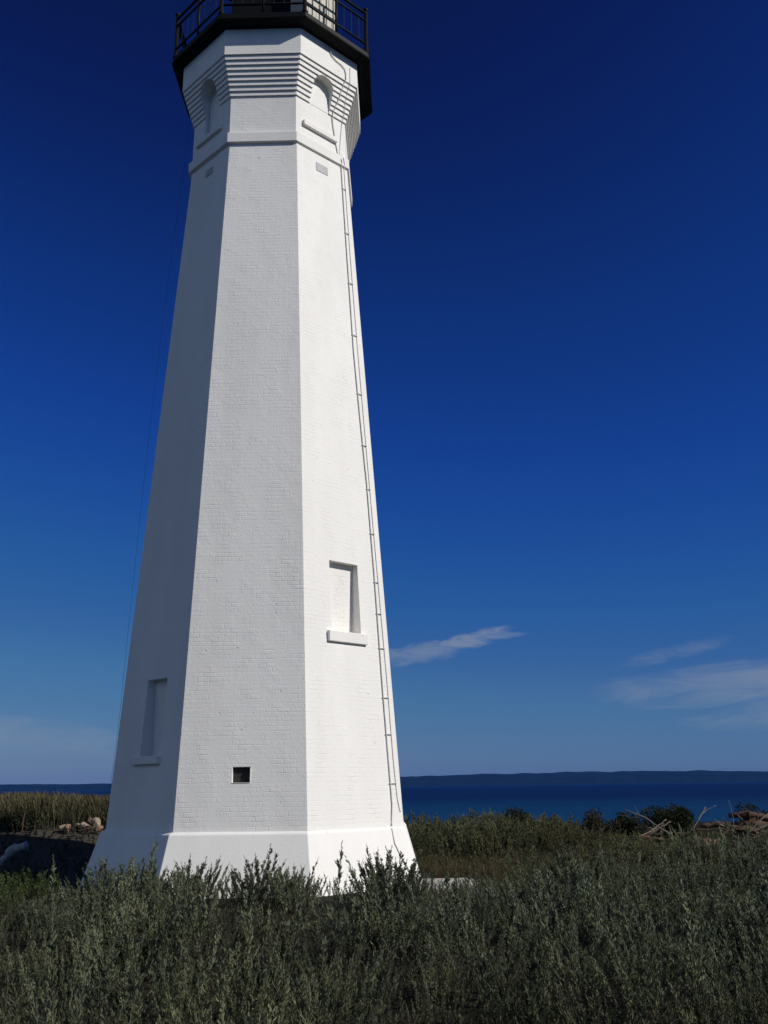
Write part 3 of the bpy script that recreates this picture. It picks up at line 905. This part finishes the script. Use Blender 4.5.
# single taller shrubs seen against the white plinth
for x, y, hgt, per, rad, lab in (
        (0.02, 14.9, 0.76, 38, 0.42, 'tallest silvery shrub against the right corner of the white plinth, below the conduit'),
        (-1.85, 14.7, 0.66, 30, 0.42, 'tall feathery scrub shrub against the middle face of the plinth, below the square hole'),
        (-3.90, 14.6, 0.66, 40, 0.48, 'broad grey green shrub against the shaded left face of the plinth'),
        (-2.80, 14.3, 0.62, 18, 0.26, 'narrow upright shrub against the left edge of the sunlit plinth'),
        (-1.25, 14.2, 0.62, 18, 0.28, 'dark narrow shrub before the plinth corner between grey and bright white faces')):
    s_ = stems_from_clumps([(x, y, 1.0, 1.0)], int(1000+x*100), per*2.0, rad, hgt, 0.16)
    mk_stuff('scrub_shrub', s_, MIDP, sage_col, lab, None, 'leaf', 0.75, 'shrub', (x, y, float(ground_z(x, y))))

# thicket behind the clearing
def keep_bk(x, y):
    if x < -0.8 or x > 0.42*y+1 or in_tower(x, y, 0.5): return False
    front = 22.6 + 0.4*math.sin(x*2.1)
    if x > 5.0: front = 19.5
    return y > front and y < 30
cb_ = clumps(-1, 15, 19.5, 30, 0.80, 6, keep_bk)
hb = (0.88+0.18*vnoise(cb_[:, 0]*0.6, cb_[:, 1]*0.6, 35))*(1-0.62*sstep(3.8, 6.8, cb_[:, 0]))
CB = np.stack([cb_[:, 0], cb_[:, 1], hb, 0.6+0.6*vnoise(cb_[:, 0], cb_[:, 1], 36)], 1)
sb = stems_from_clumps(CB, 43, 28, 0.48, 0.84, 0.14)
sb = sb[~in_tower(sb[:, 0], sb[:, 1], 0.15)]
def back_col(st, rg):
    w = np.clip(vnoise(st[:, 0]*0.5, st[:, 1]*0.5, 51)*0.9, 0, 1)[:, None]
    c = (SAGE*np.array([.88, .86, .80]))*(1-w)+OLIVE*0.8*w
    c = c*(0.75+0.5*st[:, 5:6])*rg.uniform(.8, 1.2, (len(st), 1))
    return c, c*np.array([1.2, 1.16, 1.1])
mk_stuff('scrub_thicket', sb, MIDP, back_col, 'olive scrub thicket beyond the dry clearing right of the lighthouse', wmul=0.85)

# dry short grass of the clearing + fringe
GR = [blade_proto(400+i, 26, 0.16, 0.007) for i in range(6)]
def uniform_pts(x0, x1, y0, y1, n, seed, keep):
    rg = np.random.default_rng(seed)
    x = rg.uniform(x0, x1, n); y = rg.uniform(y0, y1, n); k = keep(x, y)
    return x[k], y[k]
x, y = uniform_pts(0.1, 7.5, 16.2, 24, 1500, 61, lambda x, y: (~in_tower(x, y, 0.2)) & ~((x > 0.28) & (x < 1.62) & (y > 16.6) & (y < 18.9)))
rg = np.random.default_rng(62); n = len(x)
sg = np.stack([x, y, rg.uniform(0.14, 0.34, n), rg.uniform(0, .3, n), rg.uniform(0, 6.28, n), rg.uniform(0, 1, n)], 1)
def dry_col(st, rg):
    w = vnoise(st[:, 0]*0.9, st[:, 1]*0.9, 71)[:, None]
    c = DRY*np.array([.70, .66, .60])*w+np.array((0.055, 0.060, 0.028))*(1-w)
    c = c*rg.uniform(.75, 1.25, (len(st), 1))
    return c, c*1.2
mk_stuff('short_grass', sg, GR, dry_col, 'short dry grass of the clearing beside the lighthouse', mat='grass', wmul=1.3)

cc = clumps(0.4, 7.0, 16.8, 23, 0.85, 9, lambda x, y: (not in_tower(x, y, 0.4)) and not (0.15 < x < 1.75 and 16.7 < y < 19) and vnoise(x*0.9, y*0.9, 81) > 0.36)
sc_ = stems_from_clumps(np.stack([cc[:, 0], cc[:, 1], 0.6+0.6*vnoise(cc[:, 0], cc[:, 1], 82), np.full(len(cc), .8)], 1), 83, 11, 0.36, 0.40, 0.28)
mk_stuff('low_growth', sc_, MIDP, back_col, 'sparse low scrub sprouting through the dry clearing', wmul=1.1)

# tall sunlit grass on the ridge left of the tower
GL = [blade_proto(420+i, 44, 0.26, 0.008) for i in range(6)]
x, y = uniform_pts(-22, -4.5, 25.9, 38, 4200, 63, lambda x, y: x > -0.55*y)
n = len(x); rg = np.random.default_rng(64)
sl_ = np.stack([x, y, (0.52+0.22*vnoise(x*.8, y*.8, 73))*rg.uniform(.8, 1.25, n), rg.uniform(0, .25, n), rg.uniform(0, 6.28, n), rg.uniform(0, 1, n)], 1)
def gold_col(st, rg):
    w = vnoise(st[:, 0]*0.5, st[:, 1]*0.5, 75)[:, None]
    c = np.array((0.115, 0.100, 0.056))*w+np.array((0.076, 0.075, 0.043))*(1-w)
    c = c*rg.uniform(.75, 1.25, (len(st), 1))
    return c, c*np.array([1.35, 1.25, 1.1])
mk_stuff('tall_grass', sl_, GL, gold_col, 'tall sunlit golden green grass on the low ridge left of the lighthouse', mat='grass', wmul=1.3)

# low dark growth on the slope in the tower's shadow
x, y = uniform_pts(-14, -5.0, 18.6, 27.0, 800, 65, lambda x, y: (~in_tower(x, y, 0.4)) & (x > -0.5*y))
n = len(x); rg = np.random.default_rng(66)
ss = np.stack([x, y, rg.uniform(0.15, 0.35, n), rg.uniform(0, .4, n), rg.uniform(0, 6.28, n), rg.uniform(0, 1, n)], 1)
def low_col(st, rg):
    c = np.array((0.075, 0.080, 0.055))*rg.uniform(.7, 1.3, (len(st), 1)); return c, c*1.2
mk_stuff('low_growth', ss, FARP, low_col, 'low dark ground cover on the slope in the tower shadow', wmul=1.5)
# fresh green weeds at the left edge, in the sun before the shadow
x, y = uniform_pts(-9, -5.2, 13.6, 18.4, 520, 67, lambda x, y: (~in_tower(x, y, 0.6)))
n = len(x); rg = np.random.default_rng(68)
sw = np.stack([x, y, rg.uniform(0.18, 0.42, n), rg.uniform(0, .4, n), rg.uniform(0, 6.28, n), rg.uniform(0, 1, n)], 1)
def weed_col(st, rg):
    c = np.array((0.066, 0.088, 0.032))*rg.uniform(.7, 1.3, (len(st), 1)); return c, c*1.25
mk_stuff('green_weeds', sw, MIDP, weed_col, 'fresh green weeds at the left edge in front of the shadow', wmul=1.4)

# ------------------------------------------------------------------ bushes, driftwood, rocks, slab
def bush(x, y, w_, h_, label, col, seed, n=3200, leaf=0.06, dz=0.0):
    rg = np.random.default_rng(seed)
    V, F, T = [], [], []
    z0 = float(ground_z(x, y))+dz
    lob = [(rg.uniform(-.32, .32)*w_, rg.uniform(-.25, .25)*w_, rg.uniform(.30, .72)*h_, rg.uniform(.26, .42)) for _ in range(7)]
    col = np.array(col)
    for i in range(n):
        lx, ly, lz, lr = lob[rg.integers(len(lob))]
        d = rg.normal(size=3); d /= np.linalg.norm(d); r_ = rg.uniform(0.3, 1)**0.5
        p = np.array([lx+d[0]*lr*w_*r_*0.6, ly+d[1]*lr*w_*r_*.6, max(0.02, lz+d[2]*lr*h_*r_*0.9)])
        e = d*0.5+rg.normal(size=3)*0.6+np.array([0, 0, .5]); e /= np.linalg.norm(e)
        a = np.cross(e, rg.normal(size=3)); a /= np.linalg.norm(a); s = leaf*rg.uniform(.6, 1.4); b = len(V)
        V += [p, p+e*s*.5+a*s*.26, p+e*s, p+e*s*.5-a*s*.26]; F.append((b, b+1, b+2, b+3))
        T += [col*rg.uniform(.65, 1.35)]*4
    root = empty('shoreline_bush', (x, y, z0)); tag(root, label, 'bush')
    me = np_mesh('foliage', np.array(V), np.array(F), np.array(T)); me.materials.append(M['leaf'])
    link(bpy.data.objects.new('foliage', me), root)
    bm = bmesh.new()
    for (lx, ly, lz, lr) in lob:
        add_tube(bm, [(lx*.1, ly*.1, -0.05), (lx*.6, ly*.6, lz*.6), (lx, ly, lz+h_*.12)], [0.022, 0.014, 0.006], 6)
    me2 = bpy.data.meshes.new('branches'); bm.to_mesh(me2); bm.free(); me2.materials.append(M['brown_wood'])
    link(bpy.data.objects.new('branches', me2), root)
    return root
DKG = (0.026, 0.032, 0.015)
bush(3.32, 27.0, 0.95, 1.16, 'dark round bush rising alone above the scrub, nearest the lighthouse', DKG, 1)
bush(5.63, 27.5, 1.25, 1.0, 'brownish bush on the scrub edge left of the driftwood', (0.055, 0.046, 0.024), 2)
bush(6.50, 27.8, 0.85, 0.95, 'small dark bush between the brownish bush and the wide dark bush', DKG, 3)
bush(7.45, 28.2, 2.0, 0.98, 'wide dark bush behind the long leaning branch', DKG, 4, 6000)
bush(8.10, 28.6, 1.2, 1.0, 'dark bush touching the forked bleached branch', (0.030, 0.033, 0.016), 5)
bush(10.98, 30.2, 1.3, 0.98, 'dark bush growing behind the uprooted stump', (0.025, 0.028, 0.015), 6)
bush(-9.24, 25.6, 0.9, 0.50, 'dark low bush at the foot of the sunlit grass, left of the tower', (0.02, 0.024, 0.014), 7, 1800)

def drift(name, pts, rads, mat, label, cat='driftwood', branches=(), rel=True):
    """a weathered log or branch; points are relative to the ground under the first one"""
    o0 = Vector((pts[0][0], pts[0][1], float(ground_z(pts[0][0], pts[0][1]))))
    rg = random.Random(len(label)*7+int(o0.x*13))
    def fine(ps, rs, wob):
        out, ro = [], []
        for i in range(len(ps)-1):
            for j in range(5):
                u = j/5; p = Vector(ps[i]).lerp(Vector(ps[i+1]), u)
                out.append(p + Vector((rg.uniform(-1, 1), rg.uniform(-1, 1), rg.uniform(-1, 1)))*wob); ro.append((rs[i]*(1-u)+rs[i+1]*u)*rg.uniform(.75, 1.25)*(0.55 if 'branch' in name else 0.66))
        out.append(Vector(ps[-1])); ro.append(rs[-1]); return out, ro
    ps = [Vector((p[0]-o0.x, p[1]-o0.y, p[2])) for p in pts]
    bm = bmesh.new(); q, rr = fine(ps, rads, rads[0]*0.22); add_tube(bm, q, rr, 9)
    for bp_, br_ in branches:
        q, rr = fine([Vector((p[0]-o0.x, p[1]-o0.y, p[2])) for p in bp_], br_, br_[0]*.3); add_tube(bm, q, rr, 7)
    bmesh.ops.recalc_face_normals(bm, faces=bm.faces[:])
    me = bpy.data.meshes.new(name); bm.to_mesh(me); bm.free(); me.materials.append(M[mat])
    for p in me.polygons: p.use_smooth = True
    o = link(bpy.data.objects.new(name, me)); o.location = o0
    tag(o, label, cat); return o
drift('driftwood_branch', [(7.37, 25.6, 0.10), (6.93, 25.75, 0.45), (6.45, 25.9, 0.80), (5.97, 26.0, 1.00)], [.035, .03, .024, .010], 'pale_wood',
      'long pale branch leaning left in front of the wide dark bush', branches=[(((6.55, 25.9, 0.72), (6.26, 25.95, 0.80), (5.83, 26.1, 0.86)), (.016, .012, .006)), (((6.31, 25.9, 0.88), (6.21, 25.9, 1.08)), (.012, .005))])
drift('driftwood_branch', [(7.70, 26.3, 0.38), (7.93, 26.3, 0.70), (8.14, 26.35, 0.98)], [.04, .035, .015], 'pale_wood',
      'short bleached forked branch pointing up right beside the wide dark bush', branches=[(((7.94, 26.3, 0.75), (8.19, 26.4, 0.92), (8.43, 26.4, 1.02)), (.022, .016, .007))])
drift('driftwood_branch', [(8.83, 26.4, 0.35), (8.83, 26.4, 0.75), (8.77, 26.4, 1.12)], [.02, .014, .007], 'pale_wood', 'thin bleached stick standing upright at the left end of the stump')
drift('driftwood_log', [(8.33, 27.6, 0.40), (8.81, 27.5, 0.46), (9.39, 27.4, 0.40)], [.09, .11, .08], 'brown_wood', 'short brown log lying low between the forked branch and the stump')
drift('driftwood_log', [(9.20, 26.2, 0.12), (9.68, 26.1, 0.36), (10.26, 26.0, 0.66), (10.74, 25.9, 0.86)], [.10, .085, .07, .05], 'wood', 'stout brown log slanting up to the right edge of the photo')
drift('driftwood_log', [(9.34, 26.7, 0.30), (9.87, 26.6, 0.52), (10.54, 26.5, 0.88)], [.06, .05, .04], 'pale_wood', 'pale slanting log just above the stout brown one')
drift('driftwood_branch', [(9.63, 25.7, 0.88), (9.79, 25.7, 0.55), (9.99, 25.7, 0.20)], [.022, .035, .03], 'pale_wood', 'bleached branch crossing the slanting logs, steeply inclined')
drift('driftwood_branch', [(8.04, 25.3, 0.06), (8.23, 25.3, 0.30), (8.16, 25.4, 0.48)], [.03, .025, .01], 'pale_wood', 'small crooked bleached branch between the two reddish boulders')

drift('driftwood_log', [(5.9, 26.2, 0.30), (6.4, 26.1, 0.36), (6.9, 26.1, 0.30)], [.05, .07, .05], 'brown_wood', 'thin brown log half hidden in the scrub, left of the long leaning branch')
drift('driftwood_branch', [(9.0, 26.0, 0.30), (9.35, 26.0, 0.62), (9.62, 26.1, 0.80)], [.03, .026, .010], 'wood', 'thin grey brown branch lying across the face of the stump')
drift('driftwood_branch', [(9.75, 25.9, 0.18), (10.1, 25.8, 0.30), (10.5, 25.9, 0.34)], [.04, .035, .02], 'pale_wood', 'bleached branch lying flat at the right edge under the slanting logs')
rq = random.Random(77)
for i in range(22):
    x0 = rq.uniform(6.3, 10.6); y0 = rq.uniform(25.2, 27.2); a_ = rq.uniform(-0.5, 0.5)+(math.pi if rq.random() < .4 else 0); L_ = rq.uniform(0.4, 1.0); z0 = rq.uniform(0.12, 0.42); e_ = rq.uniform(-0.1, 0.55)
    q = [(x0, y0, z0), (x0+math.cos(a_)*L_*.5, y0+math.sin(a_)*L_*.4, z0+e_*L_*.45), (x0+math.cos(a_+.25)*L_, y0+math.sin(a_)*L_*.8, z0+e_*L_)]
    o = drift('driftwood_branch', q, [rq.uniform(.03, .06), .03, .012], rq.choice(('brown_wood', 'brown_wood', 'wood')), 'thin broken branch tangled in the driftwood line along the shore', branches=[((q[1], (q[1][0]+rq.uniform(-.25, .25), q[1][1], q[1][2]+rq.uniform(.05, .25))), (.02, .007))])
    o['group'] = 'thin branches tangled in the driftwood line'
# uprooted stump: a slab of root plate with a trunk stub
bx, by = 9.15, 26.9; bz = float(ground_z(bx, by))
stp = empty('uprooted_stump', (bx, by, bz)); tag(stp, 'uprooted brown tree stump with a flat torn root plate, among the driftwood', 'stump')
bm = bmesh.new()
rg_ = random.Random(5)
add_tube(bm, [(bx-0.25, by, bz+0.72), (bx+0.2, by, bz+0.76), (bx+0.6, by, bz+0.70), (bx+0.95, by, bz+0.60)], [.06, .085, .075, .04], 10)
obj('trunk', bm, M['brown_wood'], stp, True)
bm = bmesh.new()
bmesh.ops.create_icosphere(bm, subdivisions=3, radius=1)
for v in bm.verts:
    q = v.co.copy(); nz = 1+0.28*math.sin(q.x*5+q.y*3)*math.sin(q.z*7+1)+rg_.uniform(-.07, .07)
    v.co = Vector((bx+0.25+q.x*0.46*nz, by+q.y*0.26*nz, bz+0.38+q.z*0.27*nz))
obj('root_plate', bm, M['brown_wood'], stp)
bm = bmesh.new()
for i in range(9):
    a = rg_.uniform(0, 6.28); p = Vector((bx+.25+math.cos(a)*.35, by-.1, bz+.42+math.sin(a)*.22))
    add_tube(bm, [p, p+Vector((math.cos(a)*.22, rg_.uniform(-.2, .1), math.sin(a)*.2)), p+Vector((math.cos(a+.4)*.4, rg_.uniform(-.3, .1), math.sin(a+.4)*.3))], [.03, .02, .007], 6)
obj('root', bm, M['brown_wood'], stp, True)

def rock(x, y, sx, sy, sz, mat, label, seed, dz=0.0):
    rg = random.Random(seed); bm = bmesh.new()
    for i in range(22):
        q = Vector((rg.gauss(0, 1), rg.gauss(0, 1), rg.gauss(0, 1))).normalized()*rg.uniform(.78, 1.0)
        bm.verts.new((q.x*sx, q.y*sy, q.z*sz))
    r_ = bmesh.ops.convex_hull(bm, input=bm.verts[:])
    bmesh.ops.delete(bm, geom=list({e for e in r_['geom_interior'] if isinstance(e, bmesh.types.BMVert)}), context='VERTS')
    bmesh.ops.bevel(bm, geom=bm.edges[:], offset=min(sx, sz)*0.06, segments=1, affect='EDGES')
    me = bpy.data.meshes.new('boulder'); bmesh.ops.recalc_face_normals(bm, faces=bm.faces[:]); bm.to_mesh(me); bm.free(); me.materials.append(M[mat])
    o = link(bpy.data.objects.new('boulder', me)); o.location = (x, y, float(ground_z(x, y))+sz*0.45+dz); o.rotation_euler = (0, 0, rg.uniform(0, 6.28))
    tag(o, label, 'rock'); return o
rock(7.75, 25.6, .62, .40, .28, 'rock_red', 'long low reddish boulder under the forked branch', 11)
rock(8.65, 25.4, .42, .35, .24, 'rock_red', 'rounded reddish boulder under the uprooted stump', 12)
rock(9.20, 25.3, .30, .28, .20, 'rock_red', 'small reddish boulder at the low end of the stout slanting log', 13)
rock(9.85, 25.3, .40, .35, .22, 'rock_red', 'reddish boulder at the right edge below the slanting logs', 14)
for i, (px_, py_, a, b, c, mt, lb) in enumerate((
        (-8.02, 25.5, .16, .15, .08, 'rock_tan', 'flat pale rock at the left end of the sunlit rubble row'),
        (-7.86, 25.3, .11, .12, .12, 'rock_pink', 'small reddish rock next to the flat pale one in the rubble row'),
        (-7.68, 25.5, .15, .13, .10, 'rock_pink', 'low pinkish rock in the middle of the rubble row'),
        (-7.50, 25.4, .17, .14, .13, 'rock_tan', 'wedge shaped tan rock in the rubble row'),
        (-7.34, 25.2, .12, .12, .11, 'rock_red', 'dark red brown rock below the wedge shaped tan one'),
        (-7.26, 25.6, .14, .13, .22, 'rock_tan', 'tallest pale rock of the rubble row, close to the lighthouse wall'),
        (-7.10, 25.3, .14, .14, .12, 'rock_pink', 'pinkish rock at the right end of the rubble row, by the lighthouse wall'),
        (-7.42, 25.7, .20, .14, .20, 'rock_red', 'brown rock standing behind the wedge shaped tan one'))):
    rock(px_, py_, a, b, c, mt, lb, 30+i, 0.07)

# pale bent log in the shadow at the left edge
drift('driftwood_log', [(-8.9, 21.6, 0.16), (-8.25, 21.5, 0.16), (-7.98, 21.5, 0.22), (-7.80, 21.5, 0.46), (-7.50, 21.5, 0.54)], [.08, .08, .11, .15, .11], 'white_wood',
      'pale bent log lying in the tower shadow at the left edge')
drift('dead_stalk', [(-8.95, 25.2, 0.0), (-8.93, 25.2, 0.4), (-8.88, 25.2, 0.68)], [.03, .03, .012], 'brown_wood', 'dark dead stalk standing before the sunlit grass', 'stalk')

# concrete slab at the right foot of the tower
bm = bmesh.new(); gz = float(ground_z(0.95, 17.8))
for p, hx_, hy_ in (((0.93, 17.75), .60, .95),):
    add_box(bm, (p[0], p[1], gz-0.02), Vector((hx_, 0.03, 0)), Vector((-0.05, hy_, 0)), (0, 0, 0.08))
slb = obj('concrete_slab', bm, M['concrete'], None, False, (0.93, 17.75, gz)); bevel(slb, 0.015)
tag(slb, 'pale low concrete slab in the grass at the right foot of the lighthouse', 'slab')
print('DONE build')
